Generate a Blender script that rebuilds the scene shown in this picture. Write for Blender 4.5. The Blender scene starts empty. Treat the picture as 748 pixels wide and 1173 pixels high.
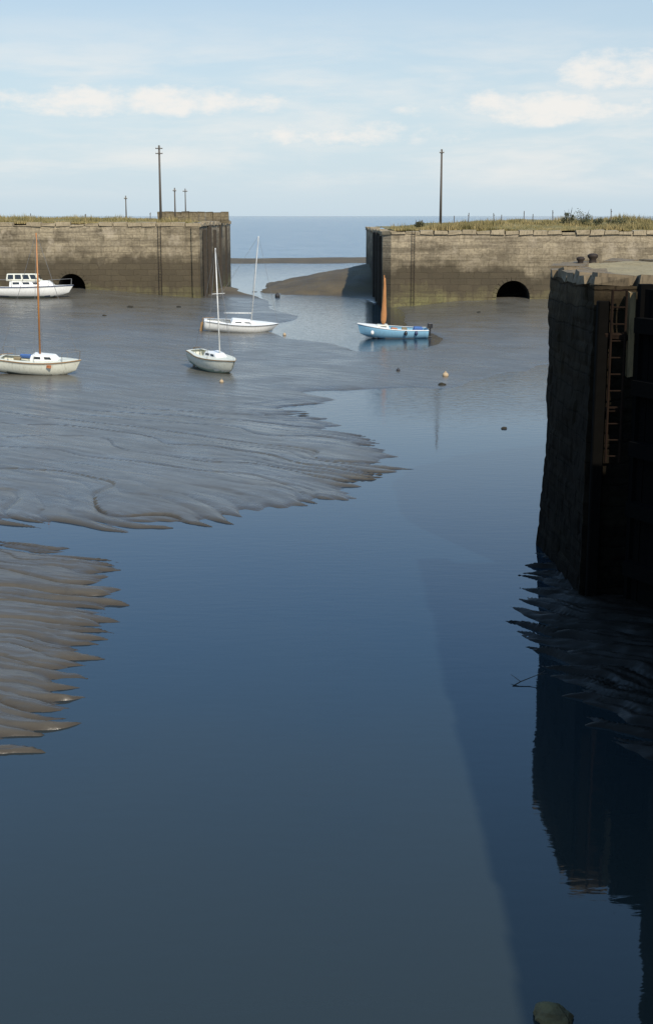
import bpy, bmesh, math, random
import numpy as np
from mathutils import Vector, Matrix
random.seed(7); rng=np.random.default_rng(7)
scene=bpy.context.scene
COL=scene.collection
# ------------------------------------------------------------------ camera
F=1562.0; H=9.0; PITCH=math.atan(339.5/F)
cam_d=bpy.data.cameras.new("camera"); cam=bpy.data.objects.new("camera",cam_d); COL.objects.link(cam)
cam_d.sensor_fit='VERTICAL'; cam_d.sensor_height=36; cam_d.lens=36*F/1173; cam_d.clip_end=60000; cam_d.clip_start=0.1
cam.location=(0,0,H); cam.rotation_euler=(math.pi/2-PITCH,0,0); scene.camera=cam
cp,sp=math.cos(PITCH),math.sin(PITCH)
def G(px,py,z=0.0):
    "survey helper: ground point seen at a photo position"
    u=(px-374)/F; v=(py-586.5)/F
    dx,dy,dz=u,cp-v*sp,-sp-v*cp
    t=(z-H)/dz
    return (dx*t,dy*t)
# ------------------------------------------------------------------ light
sun_dir=Vector((4.1,-9.5,8.3)).normalized()
sd_=bpy.data.lights.new("sun",'SUN'); sd_.energy=4.6; sd_.angle=math.radians(0.7); sd_.color=(1,0.92,0.78)
so=bpy.data.objects.new("sun",sd_); COL.objects.link(so); so.rotation_euler=sun_dir.to_track_quat('Z','Y').to_euler(); so.location=(30,-60,60)
scene.view_settings.view_transform='Standard'; scene.view_settings.look='None'; scene.view_settings.exposure=0
# ------------------------------------------------------------------ node helper
class NT:
    def __init__(s,nt): s.nt=nt
    def n(s,t,**k):
        nd=s.nt.nodes.new(t)
        for a,b in k.items(): setattr(nd,a,b)
        return nd
    def l(s,a,b): s.nt.links.new(a,b)
    def put(s,sock,v):
        if hasattr(v,'is_linked') or isinstance(v,bpy.types.NodeSocket): s.l(v,sock)
        elif v is not None:
            sock.default_value=v
    def math(s,op,a,b=0.0,c=None,clamp=False):
        nd=s.n('ShaderNodeMath',operation=op,use_clamp=clamp); s.put(nd.inputs[0],a); s.put(nd.inputs[1],b)
        if c is not None: s.put(nd.inputs[2],c)
        return nd.outputs[0]
    def mr(s,v,a,b,c=0.0,d=1.0,smooth=False):
        nd=s.n('ShaderNodeMapRange'); nd.interpolation_type='SMOOTHSTEP' if smooth else 'LINEAR'
        s.put(nd.inputs[0],v); 
        for i,x in enumerate((a,b,c,d)): s.put(nd.inputs[i+1],x)
        return nd.outputs[0]
    def noise(s,vec,scale,detail=4,rough=.55,dist=0.0):
        nd=s.n('ShaderNodeTexNoise'); s.put(nd.inputs['Vector'],vec); nd.inputs['Scale'].default_value=scale
        nd.inputs['Detail'].default_value=detail; nd.inputs['Roughness'].default_value=rough; nd.inputs['Distortion'].default_value=dist
        return nd.outputs['Fac']
    def mapv(s,vec,scale=(1,1,1),loc=(0,0,0),rot=(0,0,0)):
        if any(rot):
            r=s.n('ShaderNodeMapping'); s.put(r.inputs['Vector'],vec); r.inputs['Rotation'].default_value=rot; vec=r.outputs[0]
        nd=s.n('ShaderNodeMapping'); s.put(nd.inputs['Vector'],vec); nd.inputs['Scale'].default_value=scale; nd.inputs['Location'].default_value=loc
        return nd.outputs[0]
    def mix(s,f,a,b,blend='MIX'):
        nd=s.n('ShaderNodeMix',data_type='RGBA',blend_type=blend); s.put(nd.inputs[0],f)
        s.put(nd.inputs[6],a if not isinstance(a,tuple) else (*a,1)[:4]); s.put(nd.inputs[7],b if not isinstance(b,tuple) else (*b,1)[:4])
        return nd.outputs[2]
    def ramp(s,f,stops):
        nd=s.n('ShaderNodeValToRGB'); s.put(nd.inputs[0],f); e=nd.color_ramp.elements
        while len(e)<len(stops): e.new(0.5)
        for el,(p,c) in zip(e,stops): el.position=p; el.color=(*c,1)
        return nd.outputs[0]
    def bump(s,h,strength=.5,dist=.1,normal=None):
        nd=s.n('ShaderNodeBump'); nd.inputs['Strength'].default_value=strength; s.put(nd.inputs['Distance'],dist); s.put(nd.inputs['Height'],h)
        if normal is not None: s.l(normal,nd.inputs['Normal'])
        return nd.outputs[0]
def newmat(name):
    m=bpy.data.materials.new(name); m.use_nodes=True; nt=m.node_tree
    t=NT(nt); b=nt.nodes['Principled BSDF']; t.b=b
    geo=t.n('ShaderNodeNewGeometry'); t.pos=geo.outputs['Position']
    tc=t.n('ShaderNodeTexCoord'); t.obj=tc.outputs['Object']; t.gen=tc.outputs['Generated']
    return m,t
def paint(name,col,rough=.45,var=.25,scale=6,dirt=(0.12,0.10,0.07),dirtamt=.35,metal=0):
    m,t=newmat(name)
    n1=t.noise(t.obj,scale,5,.65); n2=t.noise(t.mapv(t.obj,(6,6,1.2)),2.0,4,.6)
    c=t.mix(t.mr(n1,.3,.8,0,var),col,tuple(x*.6 for x in col))
    c=t.mix(t.mr(n2,.5,.75,0,dirtamt),c,dirt)
    t.l(c,t.b.inputs['Base Color']); t.put(t.b.inputs['Roughness'],t.mr(n1,0,1,rough-.1,rough+.25)); t.b.inputs['Metallic'].default_value=metal
    t.l(t.bump(n1,.25,.01),t.b.inputs['Normal'])
    return m
# ------------------------------------------------------------------ world
w=bpy.data.worlds.new("World"); scene.world=w; w.use_nodes=True
t=NT(w.node_tree); bg=w.node_tree.nodes['Background']
sky=t.n('ShaderNodeTexSky',sky_type='NISHITA'); sky.sun_disc=False
sky.sun_elevation=math.asin(sun_dir.z); sky.sun_rotation=math.atan2(sun_dir.x,sun_dir.y)
sky.air_density=1.0; sky.dust_density=1.0; sky.ozone_density=2.0
tc=t.n('ShaderNodeTexCoord'); gv=tc.outputs['Generated']
sx=t.n('ShaderNodeSeparateXYZ'); t.l(gv,sx.inputs[0]); ez=sx.outputs[2]; ex=sx.outputs[0]
c1=t.noise(t.mapv(gv,(7,7,40),(0.35,0,0.2)),1.0,6,.6,.2)
c2=t.noise(t.mapv(gv,(4,4,26),(2.2,0,1.0)),1.0,5,.6)
c3=t.noise(t.mapv(gv,(26,26,58),(5.2,0,1.0)),1.0,7,.64)
band=t.math('MULTIPLY',t.mr(ez,.008,.030,.0,1,True),t.mr(ez,.085,.15,1,.0,True))
cl=t.math('ADD',t.math('MULTIPLY',c1,.6),t.math('MULTIPLY',c2,.4))
cl=t.math('MULTIPLY',t.mr(cl,.42,.64,0,.65,True),band)
def blob(cx,cz,wx,wz):
    a=t.math('POWER',t.math('DIVIDE',t.math('SUBTRACT',ex,cx),wx),2.0); b=t.math('POWER',t.math('DIVIDE',t.math('SUBTRACT',ez,cz),wz),2.0)
    return t.math('SUBTRACT',1.0,t.math('ADD',a,b),None,True)
bl=t.math('MAXIMUM',blob(.200,.095,.058,.020),t.math('MAXIMUM',t.math('MULTIPLY',blob(-.13,.078,.14,.014),.88),t.math('MAXIMUM',t.math('MULTIPLY',blob(.02,.056,.12,.012),.72),t.math('MULTIPLY',blob(.15,.074,.12,.016),.88))))
puff=t.math('MULTIPLY',t.mr(t.math('ADD',t.math('MULTIPLY',bl,.40),c3),.57,.93,0,1,True),t.mr(bl,0,.38,0,1,True))
cl=t.math('MAXIMUM',cl,puff)
haze=t.mr(ez,0.0,.18,.82,.44,True)
base=t.mix(haze,sky.outputs[0],(5.75,7.0,7.95))
mult=t.mix(t.mr(ez,.12,.35,0,1,True),(1,1,1),(.57,.85,1.16))
base=t.mix(1.0,base,mult,'MULTIPLY')
out=t.mix(t.math('MULTIPLY',cl,.84),base,(8.5,8.15,7.7))
t.l(out,bg.inputs[0]); bg.inputs[1].default_value=0.11
# ------------------------------------------------------------------ mesh helpers
def setmeta(o,label,cat=None,kind=None,group=None):
    if label: o["label"]=label
    if cat: o["category"]=cat
    if kind: o["kind"]=kind
    if group: o["group"]=group
def mobj(name,verts,faces,mats=None,parent=None,smooth=False,midx=None):
    me=bpy.data.meshes.new(name); me.from_pydata([tuple(v) for v in verts],[],[tuple(f) for f in faces])
    if mats:
        for m in (mats if isinstance(mats,(list,tuple)) else [mats]): me.materials.append(m)
    if midx is not None: me.polygons.foreach_set('material_index',np.array(midx,dtype=np.int32))
    if smooth: me.polygons.foreach_set('use_smooth',np.ones(len(me.polygons),dtype=bool))
    me.update(); o=bpy.data.objects.new(name,me); COL.objects.link(o)
    if parent: o.parent=parent
    return o
def bobj(name,bm,mats=None,parent=None,smooth=False):
    bmesh.ops.recalc_face_normals(bm,faces=bm.faces)
    me=bpy.data.meshes.new(name); bm.to_mesh(me); bm.free()
    if mats:
        for m in (mats if isinstance(mats,(list,tuple)) else [mats]): me.materials.append(m)
    if smooth: me.polygons.foreach_set('use_smooth',np.ones(len(me.polygons),dtype=bool))
    o=bpy.data.objects.new(name,me); COL.objects.link(o)
    if parent: o.parent=parent
    return o
def empty(name,loc=(0,0,0),rot=(0,0,0)):
    o=bpy.data.objects.new(name,None); COL.objects.link(o); o.location=loc; o.rotation_euler=rot; o.empty_display_size=.3
    return o
def add_tube(bm,p0,p1,r0,r1=None,seg=8):
    r1=r0 if r1 is None else r1
    p0=Vector(p0);p1=Vector(p1); d=(p1-p0).normalized()
    a=d.orthogonal().normalized(); b=d.cross(a)
    A=[];B=[]
    for i in range(seg):
        th=2*math.pi*i/seg; o=a*math.cos(th)+b*math.sin(th)
        A.append(bm.verts.new(p0+o*r0)); B.append(bm.verts.new(p1+o*r1))
    for i in range(seg):
        j=(i+1)%seg; bm.faces.new((A[i],A[j],B[j],B[i]))
    bm.faces.new(A[::-1]); bm.faces.new(B)
def lathe(bm,x,y,prof,seg=10):
    rings=[[bm.verts.new((x+r*math.cos(2*math.pi*k/seg),y+r*math.sin(2*math.pi*k/seg),z)) for k in range(seg)] for r,z in prof]
    for a,b in zip(rings,rings[1:]):
        for k in range(seg): bm.faces.new((a[k],a[(k+1)%seg],b[(k+1)%seg],b[k]))
    bm.faces.new(rings[0][::-1]); bm.faces.new(rings[-1])
def add_box(bm,c,s,rot=None,jit=0):
    vs=[]
    for dx in(-.5,.5):
        for dy in(-.5,.5):
            for dz in(-.5,.5):
                v=Vector((dx*s[0]+random.uniform(-jit,jit),dy*s[1]+random.uniform(-jit,jit),dz*s[2]+random.uniform(-jit,jit)))
                if rot is not None: v=rot@v
                vs.append(bm.verts.new(v+Vector(c)))
    for f in((0,1,3,2),(4,6,7,5),(0,4,5,1),(2,3,7,6),(0,2,6,4),(1,5,7,3)): bm.faces.new([vs[i] for i in f])
def bevel(o,w,seg=2):
    m=o.modifiers.new('bevel','BEVEL'); m.width=w; m.segments=seg; m.limit_method='ANGLE'
# numpy noise
def hsh(i,j,s):
    n=np.sin(i*127.1+j*311.7+s*74.7)*43758.5453; return n-np.floor(n)
def vn(x,y,s=0):
    x=np.asarray(x,float);y=np.asarray(y,float)
    i=np.floor(x);j=np.floor(y);fx=x-i;fy=y-j
    fx=fx*fx*(3-2*fx);fy=fy*fy*(3-2*fy)
    return (hsh(i,j,s)*(1-fx)+hsh(i+1,j,s)*fx)*(1-fy)+(hsh(i,j+1,s)*(1-fx)+hsh(i+1,j+1,s)*fx)*fy
def fbm(x,y,s=0,o=4):
    r=0;a=.5;tot=0
    for k in range(o):
        r=r+a*vn(x*2**k,y*2**k,s+k*13.3); tot+=a;a*=.5
    return r/tot
def sst(a,b,x):
    q=np.clip((x-a)/(b-a),0,1); return q*q*(3-2*q)
def sdist(X,Y,poly):
    d=np.full(X.shape,1e9); ins=np.zeros(X.shape,bool); n=len(poly)
    for k in range(n):
        x0,y0=poly[k];x1,y1=poly[(k+1)%n]
        ex,ey=x1-x0,y1-y0; L=ex*ex+ey*ey+1e-12
        q=np.clip(((X-x0)*ex+(Y-y0)*ey)/L,0,1)
        d=np.minimum(d,(X-x0-q*ex)**2+(Y-y0-q*ey)**2)
        c=((y0>Y)!=(y1>Y))&(X<(x1-x0)*(Y-y0)/((y1-y0) if y1!=y0 else 1e-12)+x0)
        ins^=c
    d=np.sqrt(d); return np.where(ins,d,-d)
# ------------------------------------------------------------------ terrain
P_main=[G(*p) for p in [(-500,598),(24,596),(60,598),(150,601),(230,599),(290,585),(350,577),(402,571),(380,557),(428,541),(450,526),(428,512),(400,499),(364,482),(332,467),(372,457),(335,449),(430,447),(520,443),(560,432),(610,418),(700,405),(1200,400),(1200,330),(-900,330)]]
P_chan=[G(*p) for p in [(266,300),(266,318),(276,332),(318,345),(342,356),(352,366),(326,376),(340,387),(398,394),(430,401),(455,399),(474,393),(476,387),(462,380),(452,371),(440,360),(428,351),(400,343),(300,333),(296,300)]]
P_low=[G(*p) for p in [(-300,620),(24,626),(84,635),(120,647),(108,662),(114,690),(108,712),(102,732),(80,750),(92,772),(72,790),(80,815),(24,852),(-60,880),(-300,800)]]
P_near=[G(*p) for p in [(617,655),(608,690),(600,716),(624,738),(636,765),(660,792),(696,825),(723,845),(800,890),(1100,960),(1100,560),(700,560)]]
def fingers(ph,seed):
    "tips in every cell, narrow gullies between; also a per-cell random"
    k=np.floor(ph); f=ph-k
    tip=.3+.4*hsh(k,k*0,seed+1)
    r=np.where(f<tip,f/tip,(1-f)/(1-tip))
    return r,hsh(k,k*0,seed)
def gully(ph,w_):
    f=np.abs(ph-np.round(ph)); return np.exp(-(f/w_)**2)
def terrain(X,Y):
    n_med=fbm(X*.25,Y*.25,3,4); n_fine=fbm(X*2.2,Y*2.2,9,3)
    sd=sdist(X,Y,P_main)
    cx,cy=-44.,82.; th=np.arctan2(Y-cy,X-cx); R=np.hypot(X-cx,Y-cy)
    wv=(fbm(X*.11,Y*.11,5,3)-.5)
    ph=th*22+wv*4.5; r1,cell=fingers(ph,4)
    ph2=th*68+wv*8+(fbm(X*.35,Y*.35,15,2)-.5)*2.0; r2,cell2=fingers(ph2,6)
    ph5=th*150+wv*14+(fbm(X*.6,Y*.6,17,2)-.5)*2.5; r5,cell5=fingers(ph5,16)
    nearw=1-sst(60,72,Y)
    reach=np.exp(-np.abs(sd)/2.8)
    sdw=sd+nearw*((r1-.5)*1.4*(.2+1.1*cell)+(r2**1.6-.40)*1.6*(.2+cell2)+(r5-.5)*.45*(.1+cell5))*reach+(n_med-.5)*(.6+.02*Y)
    sdw=np.where(Y>62,sdw+(fbm(X*.12,Y*.05,22,3)-.5)*8,sdw)
    hm=.10+.13*(1-sst(54,76,Y))+.02*np.clip(-X-8,0,30)*.6
    h=np.where(sdw>0,hm*(1-np.exp(-sdw/3.4))+.028*np.minimum(sdw*2.5,1),np.maximum(sdw*.25,-1.2))
    ins=np.clip(sdw/1.2,0,1)
    dl=np.exp(-np.clip(sd,0,99)/10)
    h=h+ins*nearw*(-gully(ph,.045)*.10*(.05+1.4*cell**1.5)*(dl*.75+.25)-gully(ph2,.10)*.032*dl*(.05+1.3*cell2**1.6)-gully(ph5,.2)*.009*dl*cell5+(fbm(th*18,R*.04,31,3)-.5)*.10)
    farw=sst(62,72,Y)*ins
    h=h+farw*((fbm(X*.10,Y*.055+X*.02,41,5)-.60)*.42)
    h=h+ins*.85*np.exp(-np.clip(146-Y,0,99)/11)*sst(-13,-26,X)
    h=h+ins*.55*np.exp(-np.clip(139-Y,0,99)/5)*sst(7,14,X)
    h=h+ins*.25*sst(95,130,Y)*sst(8,20,X)+ins*.3*sst(-6,-16,X)*sst(66,100,Y)
    sc=sdist(X,Y,P_chan)+(fbm(X*.15,Y*.06,51,4)-.5)*5*sst(70,90,Y)
    h=h-sst(-2.0,2.0,sc)*.75
    # low bank
    sd=sdist(X,Y,P_low); wv=(fbm(X*.3,Y*.3,61,3)-.5)
    q=Y*.95+X*.30
    ph=q*.70+wv*2.0; r,c2=fingers(ph,8)
    ph3=q*2.2+wv*3.8+(fbm(X*.9,Y*.9,66,2)-.5)*1.2; r3,c3_=fingers(ph3,9)
    ph6=q*5.4+wv*8+(fbm(X*1.4,Y*1.4,68,2)-.5)*2; r6,c6=fingers(ph6,19)
    sdw=sd+((r-.5)*1.2*(.3+c2)+(r3**1.5-.42)*1.0*(.2+c3_)+(r6-.5)*.18)*np.exp(-np.abs(sd)/1.9)+(n_med-.5)*.6
    h2=np.where(sdw>0,.21*(1-np.exp(-sdw/2.0))+.03*np.minimum(sdw*3,1),np.maximum(sdw*.3,-1.2))
    i2=np.clip(sdw*1.5,0,1); dd=np.exp(-np.clip(sd,0,99)/5)
    h2=h2+i2*(-gully(ph,.06)*.10*dd*(.3+c2)-gully(ph3,.10)*.035*dd*(.1+1.2*c3_**1.6)-gully(ph6,.2)*.008*dd+(r-.5)*.03+(fbm(q*.8,X*.15,67,3)-.5)*.10)
    h=np.maximum(h,h2)
    # bank at the foot of the near pier
    sd=sdist(X,Y,P_near)
    q=X*.65+Y*.9; wv=(fbm(X*.6,Y*.6,71,3)-.5)
    ph=q*1.1+wv*1.8; r,c4=fingers(ph,11)
    ph4=q*3.2+wv*4+(fbm(X*1.5,Y*1.5,76,2)-.5)*1.4; r4,c5=fingers(ph4,12)
    sdw=sd+((r-.5)*1.2*(.4+c4)+(r4-.5)*.55*(.2+c5))*np.exp(-np.abs(sd)/1.3)+(n_med-.5)*.6
    h3=np.where(sdw>0,.24*(1-np.exp(-sdw/1.3)),np.maximum(sdw*.35,-1.2))
    i3=np.clip(sdw*1.5,0,1)
    h3=h3+i3*(-gully(ph,.15)*.11*(.2+c4)-gully(ph4,.18)*.045*c5+(r4-.5)*.02+(fbm(X*1.1,Y*1.1,78,4)-.5)*.14)
    h=np.maximum(h,h3)
    m=3.0*np.clip((X+7.9+(n_med-.5)*1.4)/13.2,0,1.1)**.72*np.clip(1-((Y-177)/17.0)**2,-.5,1)*np.where(X>20,0,1)
    m=np.where((np.abs(Y-177)<21)&(X>-9)&(X<20),m-.14+(fbm(X*.4,Y*.3,81,4)-.5)*.5,-2)
    h=np.maximum(h,m)
    b=.75*np.exp(-((Y-284-(X*.25))/13)**2)*sst(-60,-15,X)*sst(40,18,X)-.22+(fbm(X*.1,Y*.03,91,3)-.5)*.35
    h=np.maximum(h,np.where((Y>240)&(Y<330),b,-2))
    h=h+(n_fine-.5)*.014
    h=np.where(Y>335,-1.5,h)
    return np.maximum(h,-1.5)
ys=[6.0]
while ys[-1]<200: ys.append(ys[-1]+max(.045,ys[-1]**2*4.6e-5))
while ys[-1]<345: ys.append(ys[-1]+3.0)
ys+= [500,1500,6000,30000]; ys=[-30,-10,0]+ys
xs=list(np.arange(-13,9,.075)); s=.1; a=[xs[0]];b=[xs[-1]]
while a[-1]>-75: s*=1.03; a.append(a[-1]-s)
s=.1
while b[-1]<75: s*=1.035; b.append(b[-1]+s)
xs=[-30000,-3000,-300]+a[1:][::-1]+xs+b[1:]+[300,3000,30000]
xs=np.array(xs);ys=np.array(ys); X,Y=np.meshgrid(xs,ys); Z=terrain(X,Y)
nx,ny=len(xs),len(ys)
me=bpy.data.meshes.new("mud_ground"); me.vertices.add(nx*ny)
me.vertices.foreach_set('co',np.stack([X,Y,Z],-1).astype(np.float32).ravel())
i,j=np.meshgrid(np.arange(nx-1),np.arange(ny-1)); v0=(j*nx+i).ravel()
quads=np.stack([v0,v0+1,v0+nx+1,v0+nx],-1).astype(np.int32)
nq=len(quads); me.loops.add(nq*4); me.polygons.add(nq)
me.loops.foreach_set('vertex_index',quads.ravel()); me.polygons.foreach_set('loop_start',np.arange(nq,dtype=np.int32)*4)
me.polygons.foreach_set('loop_total',np.full(nq,4,dtype=np.int32)); me.polygons.foreach_set('use_smooth',np.ones(nq,bool))
me.update(calc_edges=True); me.validate()
mud=bpy.data.objects.new("mud_ground",me); COL.objects.link(mud); setmeta(mud,"wet grey tidal mud cut by drainage runnels",kind="structure")
print("terrain",nx,ny)
def hz(x,y): return float(terrain(np.array([float(x)]),np.array([float(y)]))[0])
m,t=newmat("wet_mud")
sep=t.n('ShaderNodeSeparateXYZ'); t.l(t.pos,sep.inputs[0])
n1=t.noise(t.pos,.30,5,.6); n2=t.noise(t.pos,2.5,6,.65); n3=t.noise(t.pos,22,3,.6)
streak=t.noise(t.mapv(t.pos,(.10,.45,1)),1,4,.6)
flow=t.noise(t.mapv(t.pos,(.28,2.2,1),rot=(0,0,math.radians(38))),1,5,.6,.6)
flow2=t.noise(t.mapv(t.pos,(.5,3.8,1),rot=(0,0,math.radians(17))),1,5,.6,.6)
nearm=t.mr(sep.outputs[1],40,36,0,1,True)
fl=t.mix(nearm,flow,flow2)
c=t.mix(t.mr(n1,.3,.7),(.082,.076,.061),(.125,.116,.096))
c=t.mix(t.mr(streak,.40,.65,0,.5),c,(.148,.143,.127))
c=t.mix(t.mr(fl,.42,.68,0,.45),c,(.068,.056,.039))
c=t.mix(t.mr(n2,.40,.75,0,.5),c,(.068,.058,.042))
brown=t.math('MULTIPLY',t.mr(sep.outputs[1],44,34,0,.65,True),1.0)
c=t.mix(brown,c,t.mix(t.mr(n2,.3,.7),(.058,.044,.028),(.095,.076,.051)))
far=t.mr(sep.outputs[1],148,158)
c=t.mix(far,c,t.mix(t.mr(n1,.3,.7),(.075,.055,.028),(.14,.105,.056)))
edge=t.mr(sep.outputs[2],.01,.10,1,0,True)
c=t.mix(t.math('MULTIPLY',edge,t.mr(sep.outputs[1],75,60,.2,.65)),c,(.045,.034,.022))
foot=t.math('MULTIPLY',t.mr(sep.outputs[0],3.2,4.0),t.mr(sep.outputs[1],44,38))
c=t.mix(foot,c,(.012,.010,.008))  # quay shade put into the mud colour around the near pier base
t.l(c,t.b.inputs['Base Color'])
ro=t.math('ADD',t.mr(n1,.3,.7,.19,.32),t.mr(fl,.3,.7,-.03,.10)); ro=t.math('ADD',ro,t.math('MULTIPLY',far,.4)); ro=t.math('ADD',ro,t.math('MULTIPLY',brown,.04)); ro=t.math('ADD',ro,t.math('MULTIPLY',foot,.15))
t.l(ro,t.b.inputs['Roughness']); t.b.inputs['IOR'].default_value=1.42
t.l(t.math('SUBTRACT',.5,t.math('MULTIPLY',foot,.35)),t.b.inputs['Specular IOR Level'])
bb=t.bump(n2,.35,.03); bb=t.bump(fl,.5,.035,bb); t.l(t.bump(n3,.3,.006,bb),t.b.inputs['Normal'])
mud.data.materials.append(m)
# ------------------------------------------------------------------ water
m,t=newmat("water")
sep=t.n('ShaderNodeSeparateXYZ'); t.l(t.pos,sep.inputs[0]); yy=sep.outputs[1]
t.b.inputs['IOR'].default_value=1.46
pn=t.noise(t.mapv(t.pos,(.09,.05,1)),1,4,.55)
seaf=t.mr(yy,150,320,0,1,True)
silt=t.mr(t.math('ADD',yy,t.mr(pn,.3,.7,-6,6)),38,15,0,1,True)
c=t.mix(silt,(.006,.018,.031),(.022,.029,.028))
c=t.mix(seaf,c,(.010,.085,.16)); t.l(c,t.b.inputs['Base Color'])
mid=t.math('MULTIPLY',t.mr(yy,52,66,0,1,True),t.mr(yy,120,90,0,1,True))
t.l(t.math('ADD',t.math('ADD',t.mr(pn,.4,.65,.015,.035),t.math('MULTIPLY',seaf,.12)),t.math('MULTIPLY',mid,.09)),t.b.inputs['Roughness'])
w1=t.noise(t.mapv(t.pos,(1.5,4.0,1)),1,3,.5,.4); w2=t.noise(t.mapv(t.pos,(.35,.8,1)),1,3,.6)
d1=t.math('ADD',t.mr(yy,60,170,.0018,.03),t.math('MULTIPLY',mid,.008)); d2=t.mr(yy,120,300,.002,.35)
nb=t.bump(w1,1.0,d1); t.l(t.bump(w2,1.0,d2,nb),t.b.inputs['Normal'])
S=30000
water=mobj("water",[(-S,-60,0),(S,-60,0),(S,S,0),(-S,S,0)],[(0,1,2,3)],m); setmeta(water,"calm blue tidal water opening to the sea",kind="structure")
# ------------------------------------------------------------------ masonry
def stone_mat(name,ztop,stops,cw=.95,chh=.42,zsh=0,dark=1.0,mort=.55,bumpd=.06,cvar=.2,patch=1.0,vert=.5):
    m,t=newmat(name)
    sep=t.n('ShaderNodeSeparateXYZ'); t.l(t.pos,sep.inputs[0])
    cb=t.n('ShaderNodeCombineXYZ'); t.l(t.math('ADD',sep.outputs[0],sep.outputs[1]),cb.inputs[0]); t.l(sep.outputs[2],cb.inputs[1])
    wob=t.noise(cb.outputs[0],.8,4,.6); cb2=t.n('ShaderNodeVectorMath',operation='ADD'); t.l(cb.outputs[0],cb2.inputs[0])
    cc=t.n('ShaderNodeCombineXYZ'); t.l(t.math('MULTIPLY',wob,.7),cc.inputs[0]); t.l(t.math('MULTIPLY',wob,.35),cc.inputs[1]); t.l(cc.outputs[0],cb2.inputs[1])
    br=t.n('ShaderNodeTexBrick'); t.l(cb2.outputs[0],br.inputs['Vector']); br.inputs['Scale'].default_value=1
    br.inputs['Brick Width'].default_value=cw; br.inputs['Row Height'].default_value=chh; br.inputs['Mortar Size'].default_value=.03; br.inputs['Mortar Smooth'].default_value=.7
    br.inputs['Color1'].default_value=(1+cvar,1+cvar,1+cvar*.8,1); br.inputs['Color2'].default_value=(1-cvar,1-cvar,1-cvar,1); br.inputs['Mortar'].default_value=(mort,mort*.97,mort*.92,1)
    big=t.noise(cb.outputs[0],.20,5,.65); st=t.noise(t.mapv(cb.outputs[0],(1.1,.16,1)),1,5,.65); fine=t.noise(t.pos,4,6,.7)
    hb=t.noise(t.mapv(cb.outputs[0],(.10,1.6,1)),1,4,.6)
    blot=t.noise(t.mapv(cb.outputs[0],(.30,.60,1),(7,3,0)),1,6,.7)
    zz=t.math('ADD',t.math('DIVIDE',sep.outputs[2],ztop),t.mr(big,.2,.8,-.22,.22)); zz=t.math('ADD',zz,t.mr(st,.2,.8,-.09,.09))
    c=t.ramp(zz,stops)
    c=t.mix(1.0,c,br.outputs['Color'],'MULTIPLY')
    k=min(1,stops[-1][1][0]/.3)
    c=t.mix(t.mr(hb,.47,.64,0,.6),c,(.07*k,.056*k,.036*k))
    c=t.mix(t.mr(blot,.49,.62,0,.65*patch),c,(.085*k,.066*k,.042*k))
    c=t.mix(t.mr(st,.52,.68,0,vert*patch),c,(.05*k,.041*k,.026*k))
    c=t.mix(t.mr(fine,.42,.72,0,.65),c,(.07*k,.056*k,.037*k))
    pale=t.noise(cb.outputs[0],.45,5,.65)
    c=t.mix(t.math('MULTIPLY',t.mr(pale,.54,.66,0,.7*patch),t.mr(zz,.45,.8)),c,(.42,.35,.255))
    t.l(c,t.b.inputs['Base Color']); t.b.inputs['Roughness'].default_value=.88
    t.b.inputs['Specular IOR Level'].default_value=.25
    hh=t.math('ADD',t.math('MULTIPLY',br.outputs['Fac'],-.4),t.math('MULTIPLY',fine,.9))
    t.l(t.bump(hh,.8,bumpd),t.b.inputs['Normal'])
    return m
M_far=stone_mat("weathered_limestone",8.3,[(0.0,(.16,.15,.065)),(.10,(.13,.115,.056)),(.22,(.08,.063,.038)),(.50,(.092,.073,.046)),(.62,(.26,.21,.14)),(1.0,(.40,.33,.225))],1.5,.6,mort=.78,cvar=.13)
M_far2=stone_mat("weathered_limestone_east",7.6,[(0.0,(.18,.165,.072)),(.12,(.15,.128,.063)),(.25,(.08,.063,.04)),(.46,(.074,.059,.037)),(.58,(.26,.21,.14)),(1.0,(.44,.36,.25))],1.5,.6,mort=.78,cvar=.13)
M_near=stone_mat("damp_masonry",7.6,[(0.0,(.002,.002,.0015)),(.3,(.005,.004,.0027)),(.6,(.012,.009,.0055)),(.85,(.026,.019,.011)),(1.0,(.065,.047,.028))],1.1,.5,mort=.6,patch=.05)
M_near2=stone_mat("quay_masonry",7.6,[(0.0,(.02,.02,.015)),(.5,(.06,.05,.035)),(1.0,(.2,.16,.10))],1.1,.5,mort=.6,patch=.3)
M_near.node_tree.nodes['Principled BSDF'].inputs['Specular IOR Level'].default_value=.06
M_cope=paint("coping_stone",(.35,.28,.18),.85,.7,1.0,(.09,.075,.045),.8)
M_dark=paint("cavity_dark",(.02,.017,.012),.9,.2)
M_timber=paint("wet_timber",(.045,.035,.025),.75,.5,3,(.02,.02,.012),.5)
M_timber_b=paint("blackened_timber",(.004,.0035,.0028),.9,.5,3,(.003,.003,.002),.5)
M_timber_l=paint("weathered_timber",(.24,.17,.08),.8,.7,3,(.05,.035,.02),.7)
M_tar=paint("tarred_timber",(.003,.0028,.0025),.95,.4,3,(.002,.002,.002),.5)
M_iron=paint("rusty_iron",(.035,.024,.018),.7,.5,8,(.02,.01,.008),.6,.3)
for mm_ in(M_timber_b,M_tar): mm_.node_tree.nodes['Principled BSDF'].inputs['Specular IOR Level'].default_value=.08
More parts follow.
